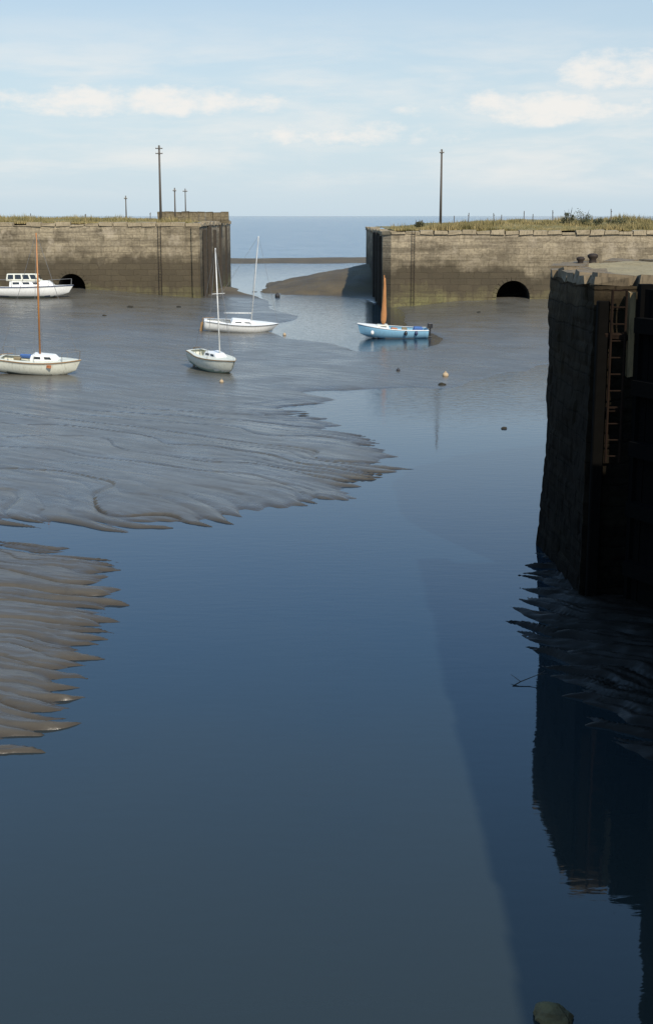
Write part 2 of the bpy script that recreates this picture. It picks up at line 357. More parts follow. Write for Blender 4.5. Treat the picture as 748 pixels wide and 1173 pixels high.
def earth():
    m,t=newmat("rough_grass_earth"); n1=t.noise(t.pos,.4,6,.65); n2=t.noise(t.pos,3,5,.7)
    c=t.mix(t.mr(n1,.35,.65),(.15,.13,.04),(.29,.225,.10)); c=t.mix(t.mr(n2,.4,.7,0,.6),c,(.08,.075,.025))
    t.l(c,t.b.inputs['Base Color']); t.b.inputs['Roughness'].default_value=.95; t.l(t.bump(n2,.8,.1),t.b.inputs['Normal']); return m
M_earth=earth()
def coping(name,pts,z,width,hgt,length,parent,mat,over=.12,jit=.02,wj=.04,drop=0):
    bm=bmesh.new()
    for k in range(len(pts)-1):
        a=Vector((*pts[k],0));b=Vector((*pts[k+1],0)); d=(b-a); L=d.length; d.normalize(); nrm=Vector((d.y,-d.x,0))
        n=max(1,int(L/length)); st=L/n; R=Matrix(((d.x,-nrm.x,0),(d.y,-nrm.y,0),(0,0,1)))
        for q in range(n):
            c=a+d*(st*(q+.5))-nrm*(width/2-over)+nrm*random.uniform(-wj,wj)
            h=hgt*random.uniform(.7,1.15)*(1-drop*(random.random()<.15))
            add_box(bm,(c.x,c.y,z-hgt+h/2+.0),(st-random.uniform(.02,.10),width,h),R,jit)
    o=bobj(name,bm,mat,parent); return o
def far_pier(root,poly,ztop,arch_x,arch_w,arch_h,arch_z,mat,yf):
    bm=bmesh.new(); lo=[bm.verts.new((x,y,-1.5)) for x,y in poly]; hi=[bm.verts.new((x,y,ztop-.35)) for x,y in poly]
    n=len(poly)
    for k in range(n): bm.faces.new((lo[k],lo[(k+1)%n],hi[(k+1)%n],hi[k]))
    bm.faces.new(hi); bm.faces.new(lo[::-1])
    wall=bobj("wall",bm,[mat,M_dark],root)
    bm=bmesh.new(); prof=[]
    r=arch_w/2; spring=arch_z+arch_h-r
    prof=[(arch_x-r,arch_z-1.5),(arch_x+r,arch_z-1.5)]+[(arch_x+r*math.cos(a),spring+r*math.sin(a)) for a in np.linspace(0,math.pi,15)]
    A=[bm.verts.new((x,yf-1,z)) for x,z in prof]; B=[bm.verts.new((x,yf+6,z)) for x,z in prof]
    for k in range(len(prof)): bm.faces.new((A[k],A[(k+1)%len(prof)],B[(k+1)%len(prof)],B[k]))
    bm.faces.new(A);bm.faces.new(B[::-1]); cut=bobj("cut",bm,M_dark)
    md=wall.modifiers.new('b','BOOLEAN'); md.object=cut; md.operation='DIFFERENCE'; md.solver='EXACT'
    dg=bpy.context.evaluated_depsgraph_get(); nm=bpy.data.meshes.new_from_object(wall.evaluated_get(dg)); wall.modifiers.clear(); wall.data=nm
    if len(nm.materials)<2: nm.materials.append(M_dark)
    for p in nm.polygons:
        c=p.center
        if yf+.3<c.y<yf+6.3 and abs(c.x-arch_x)<r+.02 and c.z<arch_z+arch_h+.02: p.material_index=1
    bpy.data.objects.remove(cut)
    bm=bmesh.new()
    K=13
    for k in range(K):
        a0=math.pi*k/K+.015;a1=math.pi*(k+1)/K-.015; vs=[]
        for y in(yf-.05,yf+.25):
            for (a,rr) in((a0,r+.01),(a1,r+.01),(a1,r+.38),(a0,r+.38)): vs.append(bm.verts.new((arch_x+rr*math.cos(a),y,spring+rr*math.sin(a))))
        for f in((0,1,2,3),(7,6,5,4),(0,4,5,1),(1,5,6,2),(2,6,7,3),(3,7,4,0)): bm.faces.new([vs[i] for i in f])
    bobj("arch_ring",bm,mat,root)
    return wall
# west pier
pl=empty("harbour_pier"); setmeta(pl,"long weathered stone harbour pier with arched culvert",'pier',group="stone piers flanking the harbour entrance")
far_pier(pl,[(-90,146),(-13.3,146),(-12.9,187),(-90,187)],8.3,-26.9,2.9,2.4,.6,M_far,146)
coping("coping",[(-90,146),(-13.3,146),(-12.9,187)],8.3,.9,.38,1.5,pl,M_cope,jit=.06,drop=.6)
def west_top(x,y): return 8.20+.42*sst(147,152,y)*(.4+1.0*fbm(x*.2,y*.2,2,3))*(1-.7*sst(-24,-15,x))
def east_top(x,y): return 7.45+(.15+.72*sst(140,147,y)*sst(7,20,x))*(.3+1.2*fbm(x*.16,y*.16,6,3))
def turf(root,x0,x1,nx_,y0,y1,ny_,fn):
    gx=np.linspace(x0,x1,nx_); gy=np.linspace(y0,y1,ny_); A,B=np.meshgrid(gx,gy); Zz=fn(A,B)+(fbm(A*1.1,B*1.1,3,3)-.5)*.25*sst(y0,y0+1.5,B)
    V=np.stack([A,B,Zz],-1).reshape(-1,3); Fc=[(r*nx_+k,r*nx_+k+1,(r+1)*nx_+k+1,(r+1)*nx_+k) for r in range(ny_-1) for k in range(nx_-1)]
    mobj("turf_top",V,Fc,M_earth,root,True)
turf(pl,-90,-14.2,160,146.8,187,60,west_top)
def fenders(root,items,mat):
    for (x,y,z0,z1,w) in items:
        bm=bmesh.new(); add_box(bm,(x,y,(z0+z1)/2),(w,w,z1-z0),None,.02); o=bobj("timber_fender",bm,mat,root); bevel(o,.03,1)
fenders(pl,[(-13.12+.14,y,-1,z,.42) for y,z in((149,7.6),(155,8.0),(162,7.4),(170,7.9),(179,7.7))],M_timber)
bm=bmesh.new(); add_box(bm,(-13.75,145.86,3.9),(.7,.3,7.9),None,.03); bobj("pilaster",bm,M_far,pl)
def ladder(root,x,y,z0,z1,w=.4,axis='x',mat=None,step=.3,rr=.03):
    bm=bmesh.new(); d=(1,0) if axis=='x' else (0,1)
    for s_ in(-1,1): add_tube(bm,(x+d[0]*s_*w/2,y+d[1]*s_*w/2,z0),(x+d[0]*s_*w/2,y+d[1]*s_*w/2,z1),rr)
    z=z0+.15
    while z<z1: add_tube(bm,(x-d[0]*w/2,y-d[1]*w/2,z),(x+d[0]*w/2,y+d[1]*w/2,z),rr*.6,seg=6); z+=step
    return bobj("iron_ladder",bm,mat or M_iron,root)
ladder(pl,-17.5,145.85,.2,8.3,.3,rr=.022)
# east pier
pr=empty("harbour_pier"); setmeta(pr,"stone harbour pier topped with turf and arched culvert",'pier',group="stone piers flanking the harbour entrance")
far_pier(pr,[(5.6,138.8),(6.4,138),(95,138),(95,190),(5.4,190)],7.55,(586.5-374)/F*137,3.35,2.5,.15,M_far2,138)
coping("coping",[(5.4,190),(5.6,138.8),(6.4,138),(95,138)],7.55,.9,.38,1.4,pr,M_cope,over=.14,jit=.07,drop=.6)
turf(pr,6.6,95,180,138.9,189,70,east_top)
fenders(pr,[(5.42,141,-1,7.0,.4),(5.38,147,-1,7.3,.4),(5.35,155,-1,7.2,.4)],M_timber)
ladder(pr,8.6,137.85,.2,7.6,.3,rr=.022)
# grass
gv_=[];gf=[]
def blades(n,xr,y0,hf,fn):
    x=rng.uniform(xr[0],xr[1],n); y=y0+rng.random(n)**1.6*16; z=fn(x,y); cl=vn(x*.35,y*.5,5); h=hf*(.10+cl**2.2*1.8)*rng.uniform(.5,1.2,n)
    for k0 in range(n):
        a=random.uniform(0,math.pi); wd=.05; k=len(gv_); dx=math.cos(a)*wd;dy=math.sin(a)*wd; hh=h[k0]
        gv_.extend([(x[k0]-dx,y[k0]-dy,z[k0]-.05),(x[k0]+dx,y[k0]+dy,z[k0]-.05),(x[k0]+random.uniform(-.3,.3)*hh,y[k0]+random.uniform(-.3,.3)*hh,z[k0]+hh)]); gf.append((k,k+1,k+2))
blades(14000,(-50,-14.5),146.7,.40,west_top)
blades(26000,(6.8,46),138.7,.45,east_top)
def leafmat(name,c1,c2):
    m,t=newmat(name); n1=t.noise(t.pos,.5,4,.6); n2=t.noise(t.pos,6,3,.6)
    c=t.mix(t.mr(n1,.35,.65),c1,c2); c=t.mix(t.mr(n2,.4,.7,0,.5),c,tuple(x*.5 for x in c1)); t.l(c,t.b.inputs['Base Color']); t.b.inputs['Roughness'].default_value=.8; return m
M_grass=leafmat("dry_grass",(.15,.13,.042),(.36,.275,.12)); M_leaf=leafmat("scrub_leaf",(.04,.05,.018),(.10,.09,.035))
g=mobj("grass",gv_,gf,M_grass); setmeta(g,"rough dry grass along the tops of the piers",kind="stuff")
def bush(x,y,z,w_,h_,lab):
    r=empty("bush",(x,y,z)); setmeta(r,lab,'bush',group="scrub bushes on the pier top")
    bm=bmesh.new()
    for k in range(9):
        a=random.uniform(0,6.28); add_tube(bm,(0,0,-.1),(math.cos(a)*w_*.4,math.sin(a)*w_*.3,h_*random.uniform(.5,1.2)),.035,.01,5)
    bobj("branches",bm,M_timber,r)
    v=[];f=[]
    cl=[(random.uniform(-.5,.5)*w_,random.uniform(-.3,.3)*w_,random.uniform(.2,.8)*h_,random.uniform(.12,.28)*min(w_,h_*1.3)) for _ in range(11)]
    for _ in range(700):
        c=random.choice(cl); d=Vector((random.gauss(0,1),random.gauss(0,1),random.gauss(0,1))).normalized()*c[3]*random.uniform(.4,1.5)
        p=Vector(c[:3])+d
        if p.z<0: continue
        s_=.06; a=Vector((random.gauss(0,1),random.gauss(0,1),random.gauss(0,1))).normalized()*s_; b=a.orthogonal().normalized()*s_*.7
        k=len(v); v.extend([p-a,p+b,p+a,p-b]); f.append((k,k+1,k+2,k+3))
    mobj("foliage",v,f,M_leaf,r)
for px,w_,h_ in((646,1.0,1.5),(662,1.8,1.4),(681,1.0,1.0),(695,.8,.9),(712,2.2,1.2),(478,.9,1.1)):
    X_=(px-374)/F*143.5; bush(X_,144.5,float(east_top(X_,144.5))-.1,w_,h_,"low dark scrub bush on the turf pier top")
# poles
M_pole=paint("pole_wood",(.10,.085,.07),.8,.4,2)
M_ins=paint("insulator",(.5,.5,.48),.3,.1)
def pole(px,Yp,z0,h,arm,lab,r=.13,n_arm=1):
    X_=(px-374)/F*(Yp*cp); e=empty("utility_pole",(X_,Yp,z0)); setmeta(e,lab,'utility pole',group="wooden poles on the piers")
    bm=bmesh.new(); add_tube(bm,(0,0,-.3),(0,0,h),r,r*.65,10); bobj("shaft",bm,M_pole,e,True)
    for q in range(n_arm):
        z=h-.35-q*.55
        bm=bmesh.new(); add_box(bm,(0,-.12,z),(arm,.1,.1)); bobj("crossarm",bm,M_pole,e)
        for s_ in(-.45,-.2,.2,.45):
            bm=bmesh.new(); add_tube(bm,(s_*arm,-.12,z+.05),(s_*arm,-.12,z+.2),.035,.02,6); bobj("insulator",bm,M_ins,e)
pole(184.5,158,8.5,8.2,.8,"tall wooden telegraph pole rising from pier grass",.15,2)
pole(504.5,150,8.0,7.9,.5,"tall wooden telegraph pole on the turf pier",.15,1)
pole(145,172,8.5,2.9,.4,"short wooden post with small crossarm on grass",.09)
pole(201,165,8.5,3.7,.4,"slim wooden post beside the tall pole",.10)
pole(213,180,8.5,3.9,.6,"slim wooden post with crossarm beside the parapet",.09)
def post(x,y,z,h):
    bm=bmesh.new(); add_tube(bm,(0,0,-.2),(random.uniform(-.1,.1),0,h),.05,.04,6); add_box(bm,(0,-.07,h*.8),(.05,.04,.1))
    o=bobj("fence_post",bm,M_pole); o.location=(x,y,z); setmeta(o,"short weathered wooden fence post in rough grass",'fence post',group="fence posts on the piers")
for px in(484,520,536,566,574,600,610,633,700): 
    X_=(px-374)/F*(147*cp); post(X_,147,float(east_top(X_,147)),random.uniform(.8,1.4))
for px in(36,98,172,228): post((px-374)/F*(154*cp),154,8.6,random.uniform(.5,.9))
bm=bmesh.new()
for k in range(9): add_box(bm,(-20.3+k*.98,172,8.8+random.uniform(-.06,.06)),(.95,.6,1.3),None,.06)
for k in range(4): add_box(bm,(-13.8,172.8+k*1.5,8.7),(.5,1.45,1.2),None,.06)
o=bobj("stone_parapet",bm,M_near2); setmeta(o,"low dark stone parapet wall on the pier end",'wall')
bm=bmesh.new(); add_box(bm,(-15.7,150,8.6),(.5,.45,.7),None,.03); o=bobj("stone_bollard",bm,M_near2); bevel(o,.1,3); setmeta(o,"squat dark mooring block on the pier corner",'bollard')
# ------------------------------------------------------------------ near pier head
def prism(name,poly,z0,z1,step,mat,parent,batter=.015,amp=1.0):
    ring=[];nr=[]; n=len(poly); s0=0
    for k in range(n):
        a=Vector(poly[k]);b=Vector(poly[(k+1)%n]); d=b-a; L=d.length; d/=L; q=max(2,int(L/step)); pn_=Vector(poly[k])-Vector(poly[k-1]); pn_.normalize()
        for r in range(q):
            p=a+d*(L*r/q); nn=Vector((d.y,-d.x))
            if r==0: nn=(nn+Vector((pn_.y,-pn_.x))).normalized()
            ring.append((p.x,p.y,s0+L*r/q)); nr.append((nn.x,nn.y))
        s0+=L
    ring=np.array(ring); nr=np.array(nr); zs=np.arange(z0,z1+step,step); zs[-1]=z1
    V=[];N=len(ring)
    for z in zs:
        s_=ring[:,2]; row=np.floor(z/.5); zz=np.full(N,z)
        blk=np.floor((s_+row*.43)/1.05); off=(hsh(blk,blk*0+row,3)-.5)*.07*amp
        joint=np.minimum(np.abs((s_+row*.43)/1.05-np.round((s_+row*.43)/1.05))*1.05,abs(z/.5-round(z/.5))*.5)
        off=off-np.where(joint<.05,.03,0)*amp+(fbm(s_*1.2,zz*1.2,7,4)-.5)*.22*amp+(fbm(s_*.35,zz*.3,17,3)-.5)*.28*amp
        off=off+(z1-z)*batter
        V.append(np.stack([ring[:,0]+nr[:,0]*off,ring[:,1]+nr[:,1]*off,zz],-1))
    V=np.concatenate(V); Fc=[]
    for r in range(len(zs)-1):
        for k in range(N):
            k2=(k+1)%N; Fc.append((r*N+k,r*N+k2,(r+1)*N+k2,(r+1)*N+k))
    Fc.append(tuple((len(zs)-1)*N+k for k in range(N)))
    return mobj(name,V,Fc,mat,parent)
hp=empty("pier_head"); setmeta(hp,"tall damp masonry pier head beside the dock entrance",'pier')
poly=[(6.15,31.6),(24,31.6),(24,46),(12,45),(9,43),(6.9,40.2),(6.05,37.2)]
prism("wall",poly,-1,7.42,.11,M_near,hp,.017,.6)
M_cope2=paint("damp_coping",(.20,.15,.09),.85,.9,2.5,(.025,.02,.014),.85)
coping("coping",[(12,45),(9,43),(6.9,40.2),(6.05,37.2),(6.15,31.6),(9,31.6)],7.66,.75,.24,.8,hp,M_cope2,over=.02,jit=.06,wj=.08)
gx=np.linspace(6.8,24,60); gy=np.linspace(32.3,45.4,50); A,B=np.meshgrid(gx,gy)
A=np.maximum(A,np.where(B>40,7.4+(B-40)*.95,np.where(B>37,6.75+(B-37)*.22,6.8)))
Zz=7.58+(fbm(A*1.3,B*1.3,5,4)-.3)*.2; V=np.stack([A,B,Zz],-1).reshape(-1,3)
M_top=paint("sandy_quay_top",(.33,.26,.14),.9,.7,1.2,(.10,.085,.04),.8)
mobj("quay_top",V,[(r*60+k,r*60+k+1,(r+1)*60+k+1,(r+1)*60+k) for r in range(49) for k in range(59)],M_top,hp,True)
fenders(hp,[(6.30,31.36,-.5,7.1,.26)],M_timber_b)
bm=bmesh.new(); add_box(bm,(6.92,31.28,6.35),(.13,.24,1.9),None,.02); bobj("timber_fender",bm,M_timber_l,hp)
M_rust=paint("dark_rust",(.020,.012,.008),.9,.6,5,(.006,.005,.004),.85); M_rust.node_tree.nodes['Principled BSDF'].inputs['Specular IOR Level'].default_value=.08
ladder(hp,6.62,31.17,3.4,7.35,.32,mat=M_rust,step=.38,rr=.03)
for z in(6.3,4.6):
    bm=bmesh.new(); add_box(bm,(6.60,31.3,z),(.56,.14,.14),None,.03); o=bobj("iron_bracket",bm,M_rust,hp); bevel(o,.03,1)
# lock gate swung back against the recess
gt=empty("lock_gate",(0,0,0)); setmeta(gt,"black tarred timber lock gate folded against masonry",'lock gate')
a_=Vector((7.16,30.9)); b_=Vector((8.9,27.3)); d_=(b_-a_).normalized(); Lg=(b_-a_).length
R_=Matrix(((d_.x,-d_.y,0),(d_.y,d_.x,0),(0,0,1)))
bm=bmesh.new(); n_=13
for k in range(n_):
    p=a_+d_*(Lg*(k+.5)/n_); add_box(bm,(p.x,p.y,3.2),(Lg/n_-.015,.2,8.4),R_,.01)
bobj("planking",bm,M_tar,gt)
for z in(-.4,1.0,2.4,3.8,5.2,6.6):
    p=a_+d_*(Lg*.5); bm=bmesh.new(); add_box(bm,(p.x-.22*abs(d_.y),p.y-.22*d_.x,z),(Lg*.98,.24,.34),R_); bobj("rail",bm,M_tar,gt)
bm=bmesh.new(); add_box(bm,(a_.x,a_.y+.05,3.2),(.30,.34,8.6)); bobj("heel_post",bm,M_tar,gt)
def bollard(x,y,z,s_,lab):
    bm=bmesh.new(); lathe(bm,0,0,[(.26*s_,0),(.26*s_,.06*s_),(.19*s_,.1*s_),(.16*s_,.32*s_),(.24*s_,.40*s_),(.25*s_,.50*s_),(.16*s_,.56*s_),(.02*s_,.58*s_)],16)
    o=bobj("mooring_bollard",bm,M_iron,None,True); o.location=(x,y,z); setmeta(o,lab,'bollard',group="mooring bollards on the quay")
bollard(7.1,38.8,7.60,.48,"small rusty iron bollard on the quay edge")
bollard(7.65,39.9,7.58,.62,"rusty iron mooring bollard on the quay edge")
# near quay (camera side) that throws the long shadow
nq_=empty("quay_wall"); setmeta(nq_,"high masonry quay wall along the dock entrance",'wall')
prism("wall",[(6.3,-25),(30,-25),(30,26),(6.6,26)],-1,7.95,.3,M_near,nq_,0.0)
coping("coping",[(6.6,26),(6.3,-25)],8.3,.8,.38,1.2,nq_,M_cope2,.1)
# ------------------------------------------------------------------ boats
M_white=paint("boat_white",(.80,.79,.75),.4,.2,3,(.35,.32,.25),.4)
M_cream=paint("boat_cream",(.70,.69,.58),.45,.2,3,(.3,.28,.2),.5)
M_blue=paint("boat_blue",(.22,.43,.58),.45,.25,3,(.15,.25,.3),.4)
M_navy=paint("boat_navy",(.03,.05,.12),.4,.2)
M_anti=paint("antifoul",(.22,.26,.23),.7,.5,4,(.12,.11,.07),.6)
M_antid=paint("antifoul_dark",(.07,.09,.08),.7,.5,4,(.05,.045,.03),.6)
M_antir=paint("antifoul_red",(.10,.035,.03),.7,.5,4,(.05,.03,.02),.6)
M_green=paint("antifoul_green",(.36,.46,.38),.6,.4,4,(.18,.17,.10),.6)
M_glass=paint("window_glass",(.02,.025,.03),.1,.05)
M_alu=paint("spar_alloy",(.75,.74,.70),.35,.1)
M_varn=paint("varnished_spar",(.42,.17,.045),.4,.2)
M_sail=paint("tan_sail",(.45,.20,.07),.8,.35,4,(.2,.08,.03),.4)
M_wire=paint("rigging_wire",(.16,.16,.16),.4,.1)
M_wood=paint("boat_wood",(.30,.18,.08),.6,.3,5)
M_black=paint("outboard_black",(.02,.02,.022),.3,.1)
M_orange=paint("orange_plastic",(.45,.16,.06),.5,.3)
M_bluec=paint("blue_canvas",(.06,.14,.35),.8,.2)
M_rope=paint("coiled_rope",(.25,.2,.12),.9,.4)
class Boat:
    def __init__(s,name,L,B,D,sb,ss,tr,rake,loc,head,heel,pitch,hmats,wl,stripe,lab,cat,floor=.35):
        s.L,s.B,s.D,s.sb,s.ss,s.tr,s.rake,s.floor=L,B,D,sb,ss,tr,rake,floor
        s.r=empty(name,loc); s.r.rotation_mode='QUATERNION'
        s.r.rotation_quaternion=(Matrix.Rotation(math.radians(head),3,'Z')@Matrix.Rotation(math.radians(pitch),3,'Y')@Matrix.Rotation(math.radians(heel),3,'X')).to_quaternion()
        setmeta(s.r,lab,cat,group="small boats moored in the harbour")
        n=26;ns=9;V=[];Fc=[];mi=[]
        def sec(t,inner):
            out=[]; w_=s.w(t)-(.05 if inner else 0); w_=max(w_,.005); k=s.k(t)+(.1 if inner else 0); g_=s.g(t)
            for q in range(-ns,ns+1):
                a=abs(q)/ns; y=w_*math.sin(a*math.pi/2)**.72*(1 if q>=0 else -1); z=k+(g_-k)*a**1.7
                x=-L/2+L*t-s.rake*(1-(z/g_))*t**5 + (.05 if inner else 0)*(1-2*t)
                if inner: z=max(z,min(s.floor,g_-.02))
                out.append((x,y,z))
            return out
        W=2*ns+1
        for inner in(False,True):
            for q in range(n+1): V+=sec(q/n,inner)
        off=(n+1)*W
        for o_ in(0,off):
            for a in range(n):
                for b in range(W-1):
                    f=(o_+a*W+b,o_+(a+1)*W+b,o_+(a+1)*W+b+1,o_+a*W+b+1); Fc.append(f if o_==0 else f[::-1])
                    z=sum(V[i_][2] for i_ in f)/4; mi.append((2 if z<wl else (1 if z<wl+stripe else 0)) if o_==0 else 0)
        for a in range(n):
            for b in(0,W-1):
                Fc.append((a*W+b,(a+1)*W+b,off+(a+1)*W+b,off+a*W+b)); mi.append(0)
        Fc.append(tuple(range(W))); mi.append(0); Fc.append(tuple(off+i_ for i_ in range(W))[::-1]); mi.append(0)
        Fc.append((0,W-1,off+W-1,off)); mi.append(0)
        s.hull=mobj("hull",V,Fc,hmats,s.r,True,mi)
    def w(s,t):
        h=s.B/2
        if t<.45: q=t/.45; q=q*q*(3-2*q); return h*(s.tr+(1-s.tr)*q)
        q=(t-.45)/.55; return max(.02,h*(1-q**2.3))
    def k(s,t): 
        return s.D*.55*max(0,(t-.55)/.45)**2.2+s.D*.12*max(0,(.3-t)/.3)
    def g(s,t): return s.D+s.sb*t**2+s.ss*(1-t)**2
    def x(s,t): return -s.L/2+s.L*t
    def deck(s,t0,t1,mat,ck=None,cw=.68,name="deck",lift=.012):
        n=24;V=[];Fc=[];cols=[-1,-cw,-cw*.5,0,cw*.5,cw,1]
        for q in range(n+1):
            t=t0+(t1-t0)*q/n
            for c in cols: V.append((s.x(t),s.w(t)*c*.995,s.g(t)+lift+.06*(1-c*c)*min(1,s.w(t))))
        m_=len(cols)
        for q in range(n):
            t=t0+(t1-t0)*(q+.5)/n
            for b in range(m_-1):
                if ck and ck[0]<t<ck[1] and 0<b<m_-2: continue
                Fc.append((q*m_+b,(q+1)*m_+b,(q+1)*m_+b+1,q*m_+b+1))
        return mobj(name,V,Fc,mat,s.r,True)
    def strake(s,mat,r=.035,drop=.0):
        bm=bmesh.new()
        for sg in(-1,1):
            pr_=None
            for q in range(25):
                t=q/24; p=(s.x(t),sg*(s.w(t)+.01),s.g(t)-drop)
                if pr_: add_tube(bm,pr_,p,r,seg=6)
                pr_=p
        return bobj("rubbing_strake",bm,mat,s.r)
    def cabin(s,x0,x1,w0,w1,z,h,sf,sb_,mat,wins=(),name="cabin",top=.82,wv=(.38,.75)):
        B0=[(x0,-w0,z),(x1,-w1,z),(x1,w1,z),(x0,w0,z)]; T=[(x0+sb_,-w0*top,z+h),(x1-sf,-w1*top,z+h),(x1-sf,w1*top,z+h),(x0+sb_,w0*top,z+h)]
        o=mobj(name,B0+T,[(0,1,5,4),(1,2,6,5),(2,3,7,6),(3,0,4,7),(4,5,6,7),(3,2,1,0)],mat,s.r); bevel(o,min(.09,h*.25),3)
        def P(side,u,v):
            if side<2:
                a,b=(B0[0],B0[1]) if side==0 else (B0[3],B0[2]); c,d=(T[0],T[1]) if side==0 else (T[3],T[2])
            else: a,b,c,d=B0[1],B0[2],T[1],T[2]
            a,b,c,d=map(Vector,(a,b,c,d)); return (a.lerp(b,u)).lerp(c.lerp(d,u),v)
        for side,u0,u1 in wins:
            q=[P(side,u0,wv[0]),P(side,u1,wv[0]),P(side,u1,wv[1]),P(side,u0,wv[1])]
            nn=(q[1]-q[0]).cross(q[3]-q[0]).normalized()
            if side==1: nn=-nn
            if side==2 and nn.x<0: nn=-nn
            V=[p+nn*.012 for p in q]+[p-nn*.03 for p in q]
            mobj("window",V,[(0,1,2,3),(7,6,5,4),(0,4,5,1),(1,5,6,2),(2,6,7,3),(3,7,4,0)],M_glass,s.r)
        return o
    def mast(s,x,z,h,mat,r=.05,boom=None,stay=True,rakex=0,wr=.009):
        bm=bmesh.new(); tp=(x+rakex,0,z+h); add_tube(bm,(x,0,z-.3),tp,r,r*.6,10); bobj("mast",bm,mat,s.r,True)
        if boom: 
            bm=bmesh.new(); add_tube(bm,(x,0,z+.55),(x-boom,0,z+.40),r*.75,r*.7,8); bobj("boom",bm,mat,s.r,True)
        if stay:
            bm=bmesh.new(); gl=lambda xx:s.g((xx+s.L/2)/s.L)
            add_tube(bm,tp,(s.L/2-.1,0,gl(s.L/2-.1)),wr,seg=4); add_tube(bm,tp,(-s.L/2+.05,0,gl(-s.L/2+.05)),wr,seg=4)
            for sg in(-1,1):
                ww=s.w((x+s.L/2)/s.L); add_tube(bm,tp,(x-.1,sg*ww*.93,gl(x)),wr,seg=4)
            bobj("rigging",bm,M_wire,s.r)
            bm=bmesh.new(); add_tube(bm,(x,-.4,z+h*.58),(x,.4,z+h*.58),.015,seg=6); bobj("spreader",bm,mat,s.r)
    def rudder(s,mat):
        mobj("rudder",[(-s.L/2-.03,-.02,-.05),(-s.L/2-.3,-.02,-.05),(-s.L/2-.22,-.02,s.D*.9),(-s.L/2-.03,-.02,s.D*.9),(-s.L/2-.03,.02,-.05),(-s.L/2-.3,.02,-.05),(-s.L/2-.22,.02,s.D*.9),(-s.L/2-.03,.02,s.D*.9)],[(0,1,2,3),(7,6,5,4),(0,4,5,1),(1,5,6,2),(2,6,7,3),(3,7,4,0)],mat,s.r)
        bm=bmesh.new(); z=s.g(0)+.12; add_tube(bm,(-s.L/2-.12,0,s.D*.85),(-s.L/2-.12,0,z),.03,seg=6); add_tube(bm,(-s.L/2-.12,0,z),(-s.L/2+.8,0,z+.15),.025,.018,6); bobj("tiller",bm,M_wood,s.r)
    def pulpit(s,name,t0,t1,h,mat=None,r=.014,z0=0):
        bm=bmesh.new(); pts=[]
        for sg in(-1,1):
            a=(s.x(t0),sg*s.w(t0)*.9,s.g(t0)+z0); a2=(s.x(t0),sg*s.w(t0)*.9,s.g(t0)+h+z0); b=(s.x(t1),sg*s.w(t1)*.8,s.g(t1)+z0); b2=(s.x(t1)+(.05 if t1>t0 else -.05),sg*s.w(t1)*.8,s.g(t1)+h+z0)
            add_tube(bm,a,a2,r,seg=6);add_tube(bm,b,b2,r,seg=6);add_tube(bm,a2,b2,r,seg=6); pts.append(b2)
        add_tube(bm,pts[0],pts[1],r,seg=6); bobj(name,bm,mat or M_wire,s.r)
    def keel(s,mat,d=.35):
        bm=bmesh.new(); add_box(bm,(0,0,-d/2+.05),(s.L*.38,.10,d)); bobj("keel",bm,mat,s.r)
    def outboard(s):
        bm=bmesh.new(); x=-s.L/2-.18; z=s.g(0)
        add_box(bm,(x,0,z+.25),(.38,.26,.36)); add_box(bm,(x,0,z-.25),(.16,.1,.75)); add_tube(bm,(x+.1,0,z-.6),(x-.18,0,z-.6),.07,.05,8); add_box(bm,(x+.12,0,z-.05),(.2,.22,.2))
        o=bobj("outboard_motor",bm,M_black,s.r); bevel(o,.04,2)
    def clutter(s,name,x,y,z,sz,mat):
        bm=bmesh.new(); add_box(bm,(x,y,z),sz,None,.04); o=bobj(name,bm,mat,s.r); bevel(o,min(sz)*.25,2)
def place(px,py,guess=0.1):
    z=guess
    for _ in range(6):
        x,y=G(px,py,z); z=max(0,hz(x,y))
    return x,y,z
# cruiser
x,y,z=place(40,341,.8)
b=Boat("cabin_cruiser",7.8,2.6,1.15,.25,.05,.85,.9,(x,y,z-.12),3,-2,0,[M_white,M_navy,M_anti],.28,.06,"white cabin cruiser with dark windows aground on mud","boat",.5)
b.deck(0,1,M_white,(.03,.28)); b.strake(M_navy,.03,.06)
b.cabin(-2.3,2.2,1.05,.75,1.2,.62,.7,.05,M_white,[(0,.08,.24),(0,.32,.48),(0,.56,.70),(1,.1,.28),(1,.4,.6)],"cabin")
b.cabin(-2.6,.8,.95,.88,1.78,.72,.4,.1,M_cream,[(0,.05,.22),(0,.27,.46),(0,.51,.70),(0,.75,.92),(1,.1,.45),(1,.52,.9),(2,.08,.48),(2,.52,.92)],"wheelhouse",.88,(.25,.85))
b.pulpit("pulpit",.70,.97,.6,r=.02); b.pulpit("pushpit",.24,.02,.7,r=.02)
# varnished mast boat
x,y,z=place(47,428,.3)
b=Boat("sailing_boat",4.7,1.75,.85,.25,.10,.72,.55,(x,y,z-.14),-6,7,3.0,[M_cream,M_cream,M_antid],.24,.03,"cream sailing boat with varnished orange mast on mud","boat",.3)
b.deck(0,1,M_cream,(.04,.40)); b.strake(M_wood,.03,.02); b.cabin(-.5,1.2,.52,.34,.93,.36,.35,.1,M_white,[(0,.15,.4),(0,.55,.8),(1,.2,.4)])
b.mast(.0,1.1,6.9,M_varn,.06,None,wr=.013); b.rudder(M_wood); b.pulpit("pulpit",.80,.98,.5,r=.02); b.pulpit("pushpit",.15,.02,.5,r=.02); b.keel(M_anti)
b.clutter("name_board",.75,-.86,.80,(.26,.04,.13),M_orange); b.clutter("rope_coil",-1.2,-.3,1.0,(.4,.3,.16),M_rope); b.clutter("canvas_bundle",-.9,.25,1.02,(.7,.25,.2),M_bluec)
